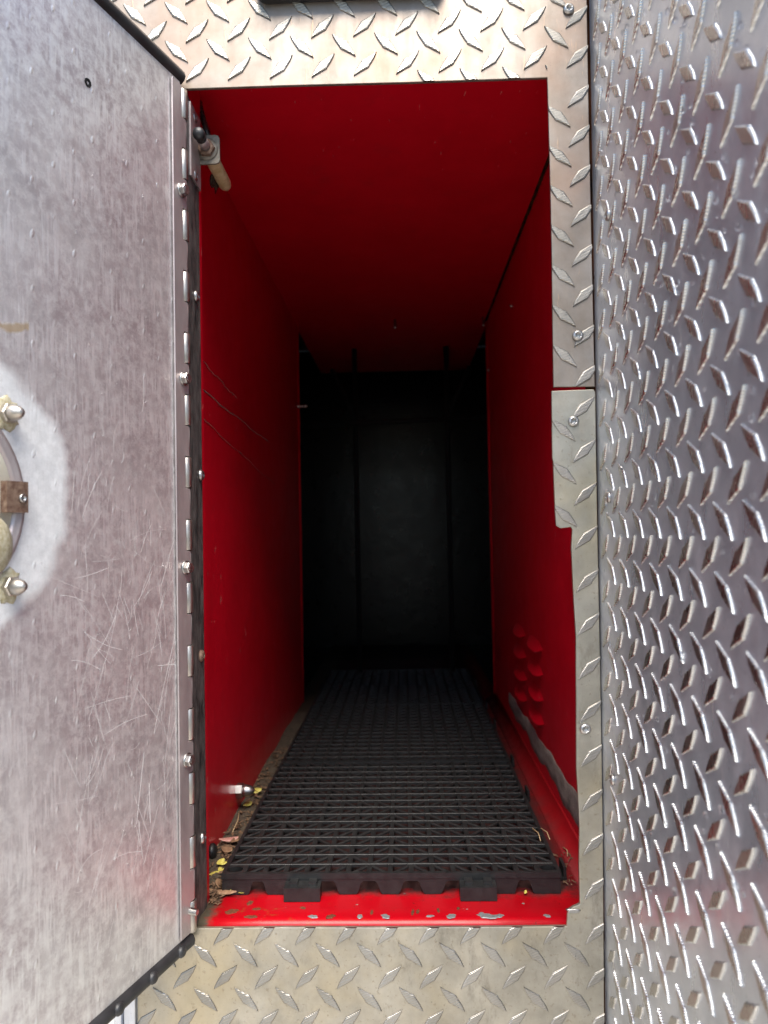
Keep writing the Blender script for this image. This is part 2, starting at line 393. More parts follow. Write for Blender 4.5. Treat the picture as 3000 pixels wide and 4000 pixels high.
# ------------------------------------------------------------------ front sheets round the opening
XL_HI, XL_LO = -.262, -.2262
seam = [face(2292, 0), face(2301, 500), face(2312, 1000), face(2324, 1510), face(2325, 1530), face(2332, 2000), face(2346, 2700), face(2354, 3200), face(2360, 4000)]
up_poly = [(XL_HI, .62), (.1655, .62)] + [seam[0], seam[1], seam[2], seam[3]] + \
    [face(2163, 1512), face(2160, 1320), face(2156, 1000), face(2152, 800), face(2147, 600), face(2142, 420), face(2138, 303), face(1600, 321), face(1100, 334), face(728, 347)] + \
    [(-.1800, .10), (XL_HI, .10)]
_tl = face(728, 347); up_poly[-2] = (_tl[0] - .003, .10); up_poly.insert(-2, (_tl[0] - .003, _tl[1]))
lo_poly = [(XL_LO, .097), (-.1800, .097), (-.1800, face(735, 3626)[1])] + \
    [face(760, 3626), face(1100, 3622), face(1500, 3623), face(1900, 3621), face(2214, 3618), face(2216, 3590), face(2217, 3557), face(2238, 3543), face(2259, 3534), face(2265, 3530),
     face(2262, 3374), face(2264, 3229), face(2259, 3120), face(2252, 3000), face(2251, 2700), face(2250, 2482), face(2241, 2337), face(2236, 2230), face(2232, 2139), face(2236, 2068), face(2230, 2059),
     face(2190, 2064), face(2173, 2054), face(2169, 2000), face(2161, 1802), face(2158, 1790), face(2155, 1527)] + \
    [face(2318, 1521), seam[4], seam[5], seam[6], seam[7], seam[8], (.1525, -.60), (XL_LO, -.60)]
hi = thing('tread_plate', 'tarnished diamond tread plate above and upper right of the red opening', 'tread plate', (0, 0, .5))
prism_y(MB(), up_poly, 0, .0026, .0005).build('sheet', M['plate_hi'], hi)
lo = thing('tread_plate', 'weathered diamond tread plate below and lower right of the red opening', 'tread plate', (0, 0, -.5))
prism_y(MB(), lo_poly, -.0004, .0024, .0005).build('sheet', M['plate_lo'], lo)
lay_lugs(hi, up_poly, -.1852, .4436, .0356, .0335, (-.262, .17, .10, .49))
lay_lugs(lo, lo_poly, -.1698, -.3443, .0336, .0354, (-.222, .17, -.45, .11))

# torx screws
def screw_mesh(mat, r=.0046):
    k = r/.0046
    prof = [(.0046,-.0004),(.0046,.0006),(.0041,.0016),(.0032,.0022),(.0029,.0024),(.0027,.0023),(.0026,-.0002),(.0004,-.0003)]
    return MB().lathe([(a*k, b*k) for a, b in prof], 24, axis=(0, -1, 0), star=(5, 6)).mesh('screw', mat)
SCREW = screw_mesh(M['steel'])
def put_screw(parent, px, py):
    p = on(1, -.0008, px, py); link('screw', SCREW, parent, p - Vector(_base(parent)))
for px, py in ((2221, 36), (2257, 1311)): put_screw(hi, px, py)
for px, py in ((2240, 1646), (2286, 2847)): put_screw(lo, px, py)
# raised burr of filler at the cut corner
b = MB(); c0 = on(1, 0, 2238, 3552)
rings = []
for k, (s_, h) in enumerate(((1.0, .0005), (.95, -.0007), (.7, -.0014))):
    rings.append([(c0.x + s_*.0054*math.cos(a)*(1 + .25*math.sin(3*a + k)), h, c0.z - .001 + s_*.0024*math.sin(a)*(1 + .3*math.cos(2*a))) for a in [2*math.pi*i/14 for i in range(14)]])
b.loft(rings).build('solder_burr', M['steel'], lo)

# ------------------------------------------------------------------ side sheet on the right, square to the front
SX = lambda z: .1597 + .0108*z
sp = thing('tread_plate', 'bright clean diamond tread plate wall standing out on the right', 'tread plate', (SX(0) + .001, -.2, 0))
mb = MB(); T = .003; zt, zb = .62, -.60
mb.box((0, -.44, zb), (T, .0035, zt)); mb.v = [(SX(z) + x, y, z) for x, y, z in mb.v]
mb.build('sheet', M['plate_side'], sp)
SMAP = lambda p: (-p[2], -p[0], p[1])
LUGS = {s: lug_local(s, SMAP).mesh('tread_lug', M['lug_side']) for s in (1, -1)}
slist = []
for i in range(-1, 14):
    for j in range(-20, 20):
        for sgn, fy, fz in ((-1, 0, 0), (1, .5, .5)):
            y = -.0022 - (i + fy)*.0319; z = -.0335 + (j + fz)*.0355
            if not (-.43 < y < .004 and -.57 < z < .58): continue
            d = Vector((SX(z), y, z)) - CC; dz = d.dot(CF)
            if dz < .05: size = 0
            else:
                ppx, ppy = CW/2 + F_PX*d.dot(CR)/dz, CH/2 - F_PX*d.dot(CU)/dz
                vis = -120 < ppx < 3120 and -120 < ppy < 4120
                size = (1/dz if vis else 0)
            slist.append((size, sgn, y, z))
slist.sort(key=lambda q: -q[0])
spb = _base(sp); rest = MB()
edge_poly = [(-.0034, -2), (.5, -2), (.5, 2), (-.0034, 2)]
for k, (size, sgn, y, z) in enumerate(slist):
    if size > 0 and k < 300:
        me = LUGS[sgn]
        if y > -.0105:                             # trimmed at the seam
            bm = bmesh.new(); bm.from_mesh(me)
            r = bmesh.ops.bisect_plane(bm, geom=bm.verts[:] + bm.edges[:] + bm.faces[:], plane_co=(0, .0030 - y, 0), plane_no=(0, 1, 0), clear_outer=True)
            ed = [e for e in r['geom_cut'] if isinstance(e, bmesh.types.BMEdge)]
            if ed: bmesh.ops.holes_fill(bm, edges=ed)
            me = bpy.data.meshes.new('tread_lug'); bm.to_mesh(me); bm.free(); 
            if not me.materials: me.materials.append(M['lug_side'])
        link('tread_lug', me, sp, Vector((SX(z), y, z)) - spb)
    else:
        if y < -.0105: rest.loft([[(SX(z) + q[0], y + q[1], z + q[2]) for q in map(SMAP, r)] for r in lug_rings(sgn)], smooth=False)
if rest.f:
    o = rest.build('outlying_tread_lugs', M['lug_side'], sp); o['kind'] = 'stuff'
SCR_S = MB().lathe([(.0044,-.0004),(.0044,.0006),(.004,.0016),(.0031,.0022),(.0025,.0024),(.0021,.0024),(.0021,.0006),(.0004,.0005)], 24, axis=(-1, 0, 0), star=(5, 6)).mesh('screw', M['steel'])
for px, py in ((2365, 841), (2380, 1943), (2407, 3045)):
    p = on(0, .1597, px, py); link('screw', SCR_S, sp, Vector((SX(p.z) - .0003, p.y, p.z)) - spb)
# rain drops left on the sheet
def drops(n, place, nrm, e1, e2, rr=(.0006, .0017)):
    mb = MB()
    for _ in range(n):
        c = Vector(place()); r = random.uniform(*rr) * random.uniform(.6, 1); el = random.uniform(1, 1.5)
        rings = [[c + e1*(r*s_*math.cos(a)) + e2*(r*el*s_*math.sin(a)) + nrm*(h*r) for a in [2*math.pi*i/10 for i in range(10)]] for s_, h in ((1, -.1), (.93, .3), (.68, .58), (.3, .72))]
        mb.loft(rings)
    return mb
def sp_place():
    z = random.uniform(-.25, .42)
    if random.random() < .4: z = random.uniform(.1, .42)
    return (SX(z), random.uniform(-.29, -.01), z)
o = drops(420, sp_place, Vector((-1, 0, 0)), Vector((0, 1, 0)), Vector((0, 0, 1)), (.0008, .0022)).build('water_drops', M['water'], sp); o['kind'] = 'stuff'

# ------------------------------------------------------------------ red compartment
XW0, XW1, ZF, ZC, YE, YM = -.199, .166, -.323, .401, 1.18, .765
box = thing('storage_compartment', 'deep red painted storage compartment running back into darkness', 'compartment', (0, .3, ZF - .012))
def slab(name, lo_, hi_, mat, parent=box): return MB().box(lo_, hi_).build(name, mat, parent)
YB, YW = 1.42, .78
# floor with rounded red sill lip; profile in (y, z)
prof = [(.0032, -.336), (.0032, -.3262), (.0037, -.3236), (.0050, -.3214), (.0072, -.3200), (.0098, -.3194), (.030, -.3222), (.050, ZF), (.30, ZF), (YE, ZF), (YB, ZF), (YB, -.336)]
MB().loft([[(x, y, z) for y, z in prof] for x in (-.21, -.12, -.03, .06, .1755)], smooth=True).build('floor', M['red_floor'], box)
for p in box.children[-1].data.polygons: p.use_smooth = abs(p.normal.z) > .05 or abs(p.normal.y) > .05
lw = slab('left_wall', (XW0 - .003, .0448, ZF), (XW0, YW, ZC), M['red'])
rw = slab('right_wall', (XW1, .0095, -.3175), (XW1 + .003, YW, ZC), M['red'])
ce = slab('ceiling', (XW0 - .003, .0095, ZC), (XW1 + .003, YE, ZC + .003), M['red'])
# head flange behind the top sheet, jamb behind the hinge
slab('head_flange', (XW0, .0031, .3805), (.150, .0055, ZC), M['red'])
jb = MB(); jb.box((-.1990, .0040, ZF), (-.1782, .0445, ZC)); jb.build('jamb', M['red'], box)
# cove along the right foot of the wall
cv = []
for k in range(7):
    a = R(90*k/6); cv.append((XW1 - .018 + .018*math.sin(a), ZF + .018 - .018*math.cos(a)))
MB().loft([[(x, y, z - .0002) for x, z in cv] + [(XW1, y, ZF - .0002)] for y in (.0095, .25, YW)], smooth=True).build('cove', M['red_floor'], box)
MB().tube([(XW1 - .0002, .006, ZC - .0002), (XW1 - .0002, YW, ZC - .0002)], .0028, 8).build('corner_seam', M['rust_gap'], box)
# rear part: wider and dark
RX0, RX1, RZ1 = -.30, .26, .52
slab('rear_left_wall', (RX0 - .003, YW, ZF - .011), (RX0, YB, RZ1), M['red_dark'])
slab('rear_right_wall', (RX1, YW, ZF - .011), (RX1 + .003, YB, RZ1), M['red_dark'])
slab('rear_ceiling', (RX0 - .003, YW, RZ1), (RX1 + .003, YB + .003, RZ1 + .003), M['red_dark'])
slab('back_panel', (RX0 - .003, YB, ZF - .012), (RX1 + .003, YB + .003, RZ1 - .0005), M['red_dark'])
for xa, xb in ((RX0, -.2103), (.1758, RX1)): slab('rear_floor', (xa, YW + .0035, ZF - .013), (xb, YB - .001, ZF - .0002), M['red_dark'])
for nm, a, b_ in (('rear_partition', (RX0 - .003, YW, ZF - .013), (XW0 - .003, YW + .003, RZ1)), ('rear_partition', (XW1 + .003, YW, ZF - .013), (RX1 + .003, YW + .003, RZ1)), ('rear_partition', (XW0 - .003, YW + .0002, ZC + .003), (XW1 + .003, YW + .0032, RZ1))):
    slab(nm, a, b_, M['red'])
# rolled end beads on the walls
for nm, x in (('wall_bead', XW0 - .0015), ('wall_bead', XW1 + .0015)):
    MB().tube([(x, YM, ZF), (x, YM, ZC)], .004, 10).build(nm, M['red'], box)
# louvres pressed into the right wall
def louvre(y, z, L=.050, H=.021):
    mb = MB(); rings = []; n = 8
    for k in range(13):
        t = k/12; yy = y - L + 2*L*t; e = max(.02, 1 - abs(2*t - 1)**3)
        ring = [(XW1 + .0004 - .0085*e*(q/.92)**1.6 if q <= .92 else XW1 + .0004, yy, z + H*.5*e - H*e*min(q, .93)) for q in [i/(n-1)*.92 for i in range(n)] + [1.0]]
        rings.append(ring)
    mb.loft(rings, False, False, True, closed=False); return mb
for y in (.335, .455):
    for z in (-.148, -.178, -.209, -.238): louvre(y, z).build('louvre', M['red'], rw and box)
# strip of bare, dirty filler along the right wall
sl = MB(); N = 46; top, bot = [], []
for i in range(N):
    y = .075 + .50*i/(N-1); t = i/(N-1)
    top.append((y, -.2635 + .002*math.sin(i*.5) + .0012*math.sin(i*1.3) - .002*t)); bot.append((y, -.2925 + .006*t + .004*math.sin(i*.42 + 1) + .002*math.sin(i*1.1) - .0025*random.random()))
rings = [[(XW1 - d, y, z0 + (z1 - z0)*q) for q, d in ((0, 0), (.03, .0009), (.35, .0011 + .0003*math.sin(i*1.3)), (.7, .0010), (.97, .0007), (1, 0))] for i, ((y, z0), (_, z1)) in enumerate(zip(bot, top))]
sl.loft(rings, closed=False, cap0=False, cap1=False).build('filler_strip', M['sealant'], box)
# scored line and smears on the left wall
sc = MB()
for (y0, z0, y1, z1, wd) in ((.09, .145, .46, .135, .0012), (.10, .175, .26, .163, .0006), (.085, .118, .5, .075, .0005)):
    n = 22; pts = [(y0 + (y1-y0)*i/n, z0 + (z1-z0)*i/n + .0012*math.sin(i*.7) + .0005*math.sin(i*2.1)) for i in range(n+1)]
    sc.loft([[(XW0 + .0003, y, z + wd*.5), (XW0 + .0007, y, z), (XW0 + .0003, y, z - wd*.5)] for y, z in pts], False, False, False, closed=False)
sc.build('scored_line', M['sealant'], box)
# cap nut and black grommet low on the left wall
def capnut(mb, o, ax, r=.0068, hx=.0052, hd=.0105):
    mb.lathe([(r, 0), (r, hx), (r*.9, hx + .0006)], 24, o, ax, False, hexa=(0, 1, 2))
    o2 = Vector(o) + Vector(ax).normalized()*hx
    return mb.lathe([(r*.8, 0), (r*.79, hd*.3), (r*.66, hd*.62), (r*.4, hd*.88), (r*.08, hd)], 20, o2, ax)
p = on(0, XW0, 925, 3088); capnut(MB(), (XW0, p.y, p.z), (1, 0, 0), .0085, .007, .014).build('cap_nut', M['steel'], box)
p = on(0, XW0, 822, 3325); MB().lathe([(.0075, 0), (.0075, .003), (.005, .0058), (.001, .0066)], 16, (XW0, p.y, p.z), (1, 0, 0)).build('grommet', M['black_plastic'], box)
# studs and clips at the end of the front part
for px, py in ((1541, 1190), (1886, 1180)):
    p = on(1, YM - .02, px, py)
    MB().lathe([(.0022, 0), (.0022, .014), (.0032, .0142), (.0030, .0175), (.001, .019)], 10, (p.x, YM - .02, ZC + .001), (0, 0, -1)).build('stud', M['steel'], box)
for px, py in ((1176, 1238), (1172, 1590)):
    p = on(0, XW0 + .004, px, py)
    c = MB(); c.lathe([(.0034, -.002), (.0034, .005), (.0024, .0055), (.0024, .013), (.0032, .0135), (.0032, .018), (.001, .019)], 12, (XW0, YM - .012, p.z), (1, 0, 0))
    c.build('pin', M['steel'], box)
for px, py in ((2000, 1195), (1905, 1455)):
    p = on(0, XW1, px, py); y = min(p.y, YM - .02)
    MB().lathe([(.003, 0), (.003, .002), (.001, .0035)], 10, (XW1, y, p.z), (-1, 0, 0)).build('stud', M['steel'], box)
# bare-metal chips in the sill paint
def chip(px, py, wx, wy, mat='chip'):
    p = on(2, -.3198, px, py); y = min(max(p.y, .011), .05); x = p.x
    zf = -.3194 + (y - .0098)/(.030 - .0098)*(-.3222 + .3194) if y < .03 else -.3222 + (y - .03)/.02*(ZF + .3222)
    ph = random.uniform(0, 6); rr = [1 + .22*math.sin(2*a + ph) + .14*math.sin(5*a + 2*ph) for a in [2*math.pi*i/14 for i in range(14)]]
    def ring(k, h):
        out = []
        for i in range(14):
            a = 2*math.pi*i/14; yy = y + k*rr[i]*wy*math.sin(a); out.append((x + k*rr[i]*wx*math.cos(a), yy, zf + h - (yy - y)*.1386*(1 if y < .03 else .3)))
        return out
    MB().loft([ring(1.12, -.0004), ring(1.0, .00018), ring(.8, .00022)], smooth=False).build('paint_chip', M[mat], box)
for q in ((1765, 3597, .0042, .0034), (1905, 3586, .0078, .0042), (1951, 3591, .0040, .0032), (1682, 3604, .0028, .0022), (1506, 3581, .0036, .0038), (1880, 3566, .0022, .0024), (1222, 3582, .0034, .0032), (1405, 3586, .0026, .0030), (2140, 3586, .0024, .0028)): chip(*q)
for q in ((976, 3515, .0030, .0034), (1292, 3580, .0034, .0038), (1183, 3536, .0024, .0028), (905, 3555, .0060, .0045), (978, 3587, .0046, .0030), (1002, 3542, .003, .003), (1612, 3560, .0012, .006), (1632, 3556, .0012, .005), (1452, 3560, .0010, .006), (1712, 3550, .0014, .004), (1790, 3540, .0012, .0035)): chip(*q, 'rust_chip')
# backing strip showing in the rusty seam on the right
mb = MB(); mb.box((-.0085, .0028, -.60), (-.0001, .0031, .62)); mb.v = [(SX(z) + x, y, z) for x, y, z in mb.v]
mb.build('seam_backing', M['rust_gap'], box)

# ------------------------------------------------------------------ rear rack of dark bars
rk = thing('rack_frame', 'dim dark bar rack crossing the back of the compartment', 'rack', (0, .95, ZF))
for px in (1395, 1755):
    x = on(1, .95, px, 2000).x; MB().tube([(x, .95, ZF), (x, .95, .44)], .0055, 10).build('upright', M['dark_bar'], rk)
z = on(1, .95, 1575, 1652).z; MB().tube([(RX0, .943, z - .004), (RX1, .943, z + .008)], .0055, 10).build('crossbar', M['dark_bar'], rk)
for s_, px in ((-1, 1395), (1, 1755)):
    x = on(1, .95, px, 2000).x; MB().tube([(x, .947, z + .012), (x + s_*.05, .947, z + .12)], .004, 8).build('brace', M['dark_bar'], rk)

# ------------------------------------------------------------------ plastic grid floor tiles
TW, TD, TH, NC = .301, .304, .0187, 16
def bar(mb, p, q, w_, z0, z1, ch=.0007):
    p, q = Vector(p), Vector(q); d = (q - p).normalized(); n = Vector((-d.y, d.x))*w_*.5; c = n*(1 - ch/(w_*.5))
    def ring(o): return [(o.x + n.x, o.y + n.y, z0), (o.x + n.x, o.y + n.y, z1 - ch), (o.x + c.x, o.y + c.y, z1), (o.x - c.x, o.y - c.y, z1), (o.x - n.x, o.y - n.y, z1 - ch), (o.x - n.x, o.y - n.y, z0)]
    mb.loft([ring(p), ring(q)], smooth=False)
def tile_parts():
    pc, pd = TW/NC, TD/NC; parts = []
    ribs = MB()
    for i in range(1, NC):
        bar(ribs, (i*pc, .002), (i*pc, TD - .002), .0046, TH - .0032, TH - .0004, .0004)
        bar(ribs, (.002, i*pd), (TW - .002, i*pd), .0032, TH - .0032, TH - .0001, .00025)
    parts.append(('rib_grid', ribs))
    dg = MB()
    for i in range(NC):
        for j in range(NC):
            if i in (0, NC-1) and j in (0, NC-1): continue
            left = i < NC//2; front = j < NC//2
            fwd = left == front
            ii = i if left else NC-1-i; jj = j if front else NC-1-j
            if ii + jj == NC//2 - 1: fwd = not fwd
            a = (i*pc, j*pd) if fwd else ((i+1)*pc, j*pd); b_ = ((i+1)*pc, (j+1)*pd) if fwd else (i*pc, (j+1)*pd)
            bar(dg, a, b_, .0030, TH - .0030, TH - .0008, .0006)
    parts.append(('diagonal_ribs', dg))
    rim = MB()
    def skirt(L):
        pts = [(0, TH), (0, 0)]
        for k in (-6.3, -3, -1, 1, 3, 6.3):
            c_ = L/2 + .0188*k; f_ = 1.0 if abs(k) < 4 else .75
            pts += [(c_ + a*f_, b_) for a, b_ in ((-.0118, 0), (-.0100, .0022), (-.0072, .0098), (-.0052, .0116), (.0052, .0116), (.0072, .0098), (.0100, .0022), (.0118, 0))]
        return pts + [(L, 0), (L, TH)]
    def put(poly, f):
        bm = bmesh.new(); fc = bm.faces.new([bm.verts.new((x, 0, z)) for x, z in poly[::-1]])
        r = bmesh.ops.extrude_face_region(bm, geom=[fc]); bmesh.ops.translate(bm, vec=(0, .003, 0), verts=[g for g in r['geom'] if isinstance(g, bmesh.types.BMVert)])
        bmesh.ops.triangulate(bm, faces=[q for q in bm.faces if len(q.verts) > 4]); bm.verts.index_update()
        rim.add([f(v.co) for v in bm.verts], [[v.index for v in q.verts] for q in bm.faces]); bm.free()
    put(skirt(TW), lambda c: (c.x, c.y - .0002, c.z + .0002)); put(skirt(TW), lambda c: (c.x, TD - c.y + .0002, c.z + .0002))
    put(skirt(TD - .006), lambda c: (c.y, c.x + .003, c.z)); put(skirt(TD - .006), lambda c: (TW - c.y, c.x + .003, c.z))
    rim.box((-.0006, -.0009, TH - .0046), (TW + .0006, .0022, TH + .0004))            # thin moulded bead along the front
    rim.box((-.0007, .0023, TH - .0046), (.0024, TD - .002, TH + .0003)); rim.box((TW - .0024, .0023, TH - .0046), (TW + .0007, TD - .002, TH + .0003))
    parts.append(('rim', rim))
    for cx, cy in ((0, 0), (1, 0), (0, 1), (1, 1)):
        cp = MB(); X0, Y0 = (0 if cx == 0 else TW - pc), (0 if cy == 0 else TD - pd); mx, my = X0 + pc/2, Y0 + pd/2
        o_, i_ = [], []
        for k in range(24):
            a = 2*math.pi*k/24; ca, sa = math.cos(a), math.sin(a); q = max(abs(ca), abs(sa))
            o_.append((mx + ca/q*pc*.5, my + sa/q*pd*.5)); i_.append((mx + .0072*ca, my + .0052*sa))
        cp.loft([[(x, y, TH - .006) for x, y in o_], [(x, y, TH - .0006) for x, y in o_], [(x, y, TH - .0006) for x, y in i_], [(x, y, TH - .006) for x, y in i_]], False, False, False)
        parts.append(('corner_plate', cp))
    legs = MB()
    for i in range(2, NC, 2):
        for j in range(2, NC, 2): legs.lathe([(.003, 0), (.0036, TH - .004)], 8, (i*pc, j*pd, 0))
    parts.append(('feet', legs))
    for x0 in (.0575, .2115):
        tb = MB(); x1 = x0 + .0318
        tb.box((x0, -.0135, .0006), (x1, -.0002, .0122)); tb.box((x0 + .0045, -.0095, .0123), (x0 + .0115, .0006, .0150)); tb.box((x1 - .0105, -.0095, .0123), (x1 - .0035, .0006, .0150))
        parts.append(('clip_tab', tb))
    for y0 in (.022, .21):
        tb = MB(); tb.box((TW + .0008, y0, .0008), (TW + .0105, y0 + .020, .0030)); tb.box((TW + .0075, y0 + .0005, .003), (TW + .0102, y0 + .0195, .0125)); tb.box((TW + .0008, y0 + .002, .0030), (TW + .0030, y0 + .018, .0125))
        parts.append(('side_loop', tb))
    return parts
tp = [(n, b_.mesh(n, M['black_plastic'])) for n, b_ in tile_parts()]
TX = -.1688
for k, lab in enumerate(('front black plastic grid floor tile with two clip tabs at the red sill', 'second black plastic grid floor tile, behind the front one', 'third black plastic grid floor tile, deep in the dark')):
    t = thing('floor_tile', lab, 'floor tile', (TX + .0005*k, .0525 + k*.3075, ZF + .0002), 'black grid tiles lining the compartment floor', world=False)
    for n, me in tp:
        o = link(n, me, t)
        if n in ('diagonal_ribs', 'feet'): o['kind'] = 'stuff'

# ------------------------------------------------------------------ piano hinge
AX, AY = -.1792, -.0065
hg = thing('piano_hinge', 'long steel piano hinge joining the open door to the red jamb', 'hinge', (AX, AY, -.325))
DTH = R(19); UX = Vector((-math.sin(DTH), -math.cos(DTH), 0)); UN = Vector((math.cos(DTH), -math.sin(DTH), 0))
def dl(u, n, z): return Vector((AX, AY, 0)) + UX*u + UN*n + Vector((0, 0, z))
HZ0, HZ1, KP, KR = -.3215, .3735, .0257, .0038
# body-side knuckles from the bottom: alternate with door-side knuckles
KB = .0047; edges = []; z = HZ0; k = 0
while z < HZ1 - .004:
    z2 = min(z + KP, HZ1); edges.append((z, z2, k % 2 == 0)); z = z2; k += 1
for z0, z1, body in edges:
    if body:
        MB().lathe([(KB*.93, z0 + .0004), (KB, z0 + .0008), (KB, z1 - .0008), (KB*.93, z1 - .0004)], 24, (AX, AY, 0)).build('knuckle', M['nickel'], hg)
    else:
        MB().lathe([(KR*.94, z0 + .0003), (KR*.94, z1 - .0003)], 16, (AX, AY, 0)).build('knuckle', M['leaf_metal'], hg)
MB().tube([(AX, AY, HZ0 - .001), (AX, AY, HZ1 + .001)], .0012, 8).build('hinge_pin', M['steel'], hg)
# door leaf: comb of tabs reaching the barrel on the door-side knuckles
pl = [(.0172, HZ0 + .002), (.0172, HZ1)]
for z0, z1, body in reversed(edges):
    if body: pl += [(.0052, z1 + .0003), (.0052, z0 - .0003)]
    else: pl += [(.0002, z1 - .0003), (.0002, z0 + .0003)]
pl = [(u, min(max(z, HZ0 + .002), HZ1)) for u, z in pl]
cl = []
for p in pl:
    if not cl or (abs(p[0]-cl[-1][0]) + abs(p[1]-cl[-1][1])) > 1e-5: cl.append(p)
lf = MB(); prism_y(lf, cl, 0, .0013, .0003); lf.v = [tuple(dl(x, KR - y, z)) for x, y, z in lf.v]
lf.build('door_leaf', M['leaf_metal'], hg)
MB().box((-.1782, -.0045, HZ0), (-.1768, .0325, HZ1)).build('body_leaf', M['dirty_leaf'], hg)
NUT = None
def hexnut(o, ax, mat, parent, stud=True):
    mb = MB(); mb.lathe([(.0056, 0), (.0058, .0008), (.0048, .0014)], 28, o, ax)
    o2 = Vector(o) + Vector(ax)*.0010
    mb.lathe([(.0048, 0), (.0048, .0032), (.0042, .0039), (.0026, .0039), (.0026, .0032)], 24, o2, ax, False, hexa=(0, 1, 2))
    if stud:
        pr = [(.0023, 0)]
        for q in range(8): pr += [(.0024, .0005*q + .0003), (.0020, .0005*q + .00055)]
        mb.lathe(pr, 14, o2, ax, False)
    return mb.build('hex_nut', mat, parent)
for u, z in ((.0068, .2837), (.0066, .1275), (.0065, -.0267), (.0075, -.1812)): hexnut(dl(u, KR, z), UN, M['steel'], hg)
pr = [(.0024, -.001)]
for q in range(9): pr += [(.0026, .0008*q + .0002), (.0021, .0008*q + .0006)]
MB().lathe(pr, 16, dl(.0060, KR, -.3018), UN, False).build('bolt_end', M['steel'], hg)
for k, (y, z) in enumerate(((.0176, .3631), (.0179, .3121), (.0183, .2063), (.0265, .0517), (.0210, -.1040), (.0190, -.2576))):
    MB().lathe([(.0050, -.0003), (.0050, .0008), (.0044, .0022), (.003, .0031), (.0022, .0032), (.0020, .0018), (.0003, .0017)], 20, (-.1768, y, z), (1, 0, 0)).build('screw', M['rusty_steel'] if k == 4 else M['steel'], hg)

# ------------------------------------------------------------------ open door (local x along the leaf, y = inner face, z up)
dr = thing('compartment_door', 'open scuffed aluminium compartment door swung out on the left', 'door', (AX, AY, 0), rotz=math.atan2(UX.y, UX.x), world=False)
DZ0, DZ1, DW = -.3215, .3768, .345
ds = MB(); NX, NZ = 30, 60
ds.box((.0045, -.0005, DZ0), (DW, .0015, DZ1)); ds.build('inner_sheet', M['door'], dr)
MB().box((.004, -.0215, DZ0 + .004), (DW - .002, -.0006, DZ1 - .004)).build('outer_pan', M['plate_side'], dr)
def seal(zc, s_):
    mb = MB(); n = 12
    return mb.loft([[(x, -.0030 + .0080*math.cos(a), zc + .0070*math.sin(a)) for a in [2*math.pi*i/n for i in range(n)]] for x in (.001, .0022, DW*.5, DW + .002)]).build('edge_seal', M['black_rubber'], dr)
seal(DZ1 + .0060, 1); s2 = seal(DZ0 - .0060, -1)
for u in (.018, .052, .088, .124, .160, .196):
    MB().lathe([(.0042, -.003), (.0044, .0012), (.0034, .0026), (.0012, .0030)], 14, (u, .0040, DZ0 - .0058), (0, 1, 0)).build('seal_stud', M['black_rubber'], s2)
# scratches and clinging drops
sm = MB()
def scr(u, z, L, a, wd=.00028, bend=0):
    n = 8; pts = []
    for i in range(n+1):
        t = i/n; pts.append((max(.0178, u + L*t*math.cos(a) + bend*t*(1-t)), z + L*t*math.sin(a) + bend*.5*math.sin(t*3)))
    for (x0, z0), (x1, z1) in zip(pts[:-1], pts[1:]):
        d = Vector((x1-x0, z1-z0)); nn = Vector((-d.y, d.x)).normalized()*wd*.5
        sm.add([(x0-nn.x, .00158, z0-nn.y), (x0+nn.x, .00158, z0+nn.y), (x1+nn.x, .00158, z1+nn.y), (x1-nn.x, .00158, z1-nn.y)], [(0, 1, 2, 3)])
for _ in range(125):
    u = random.uniform(.025, .125); z = random.uniform(-.30, .12)
    if random.random() < .75: z = random.uniform(-.25, .02)
    scr(u, z, random.uniform(.006, .045), R(random.choice((115, 110, 122, 100, 60, 75, 170, 20)) + random.uniform(-12, 12)), random.uniform(.00018, .0004), random.uniform(-.006, .006))
scr(.04, -.100, .085, R(190), .0006, .004); scr(.045, -.15, .11, R(112), .0005, .003); scr(.035, -.04, .10, R(118), .0005, .005); scr(.065, -.21, .05, R(100), .0006); scr(.05, -.215, .03, R(88), .0008)
o = sm.build('scratches', M['scratch'], dr); o['kind'] = 'stuff'
o = drops(110, lambda: (random.uniform(.02, .15), .0015, random.uniform(-.28, .30)), Vector((0, 1, 0)), Vector((1, 0, 0)), Vector((0, 0, 1)), (.0005, .0011)).build('water_drops', M['water'], dr); o['kind'] = 'stuff'
# handle pan, latch plate, cap nuts
hp = MB().lathe([(.0614, 0), (.0614, .0020), (.0600, .0034), (.0578, .0036), (.0566, .0026), (.0552, .0028), (.0540, .0020), (.0535, .0008)], 64, (.2247, .0014, .0215), (0, 1, 0)).build('handle_ring', M['leaf_metal'], dr)
MB().lathe([(.0533, 0), (.0530, .0012), (.002, .0014)], 48, (.2247, .0015, .0215), (0, 1, 0)).build('handle_pan', M['cream_pan'], dr)
lp = MB(); lp.box((.1650, .0016, .0150), (.1800, .0078, .0335)); lpo = lp.build('latch_block', M['rusty_steel'], dr)
MB().lathe([(.0026, 0), (.0026, .0016), (.0014, .0017), (.0013, .0004)], 14, (.1695, .0077, .0235), (0, 1, 0)).build('latch_rivet', M['steel'], lpo)
MB().lathe([(.019, 0), (.0185, .004), (.012, .0072), (.002, .0082)], 28, (.1925, .0016, -.004), (0, 1, 0)).build('corroded_boss', M['silicone'], dr)
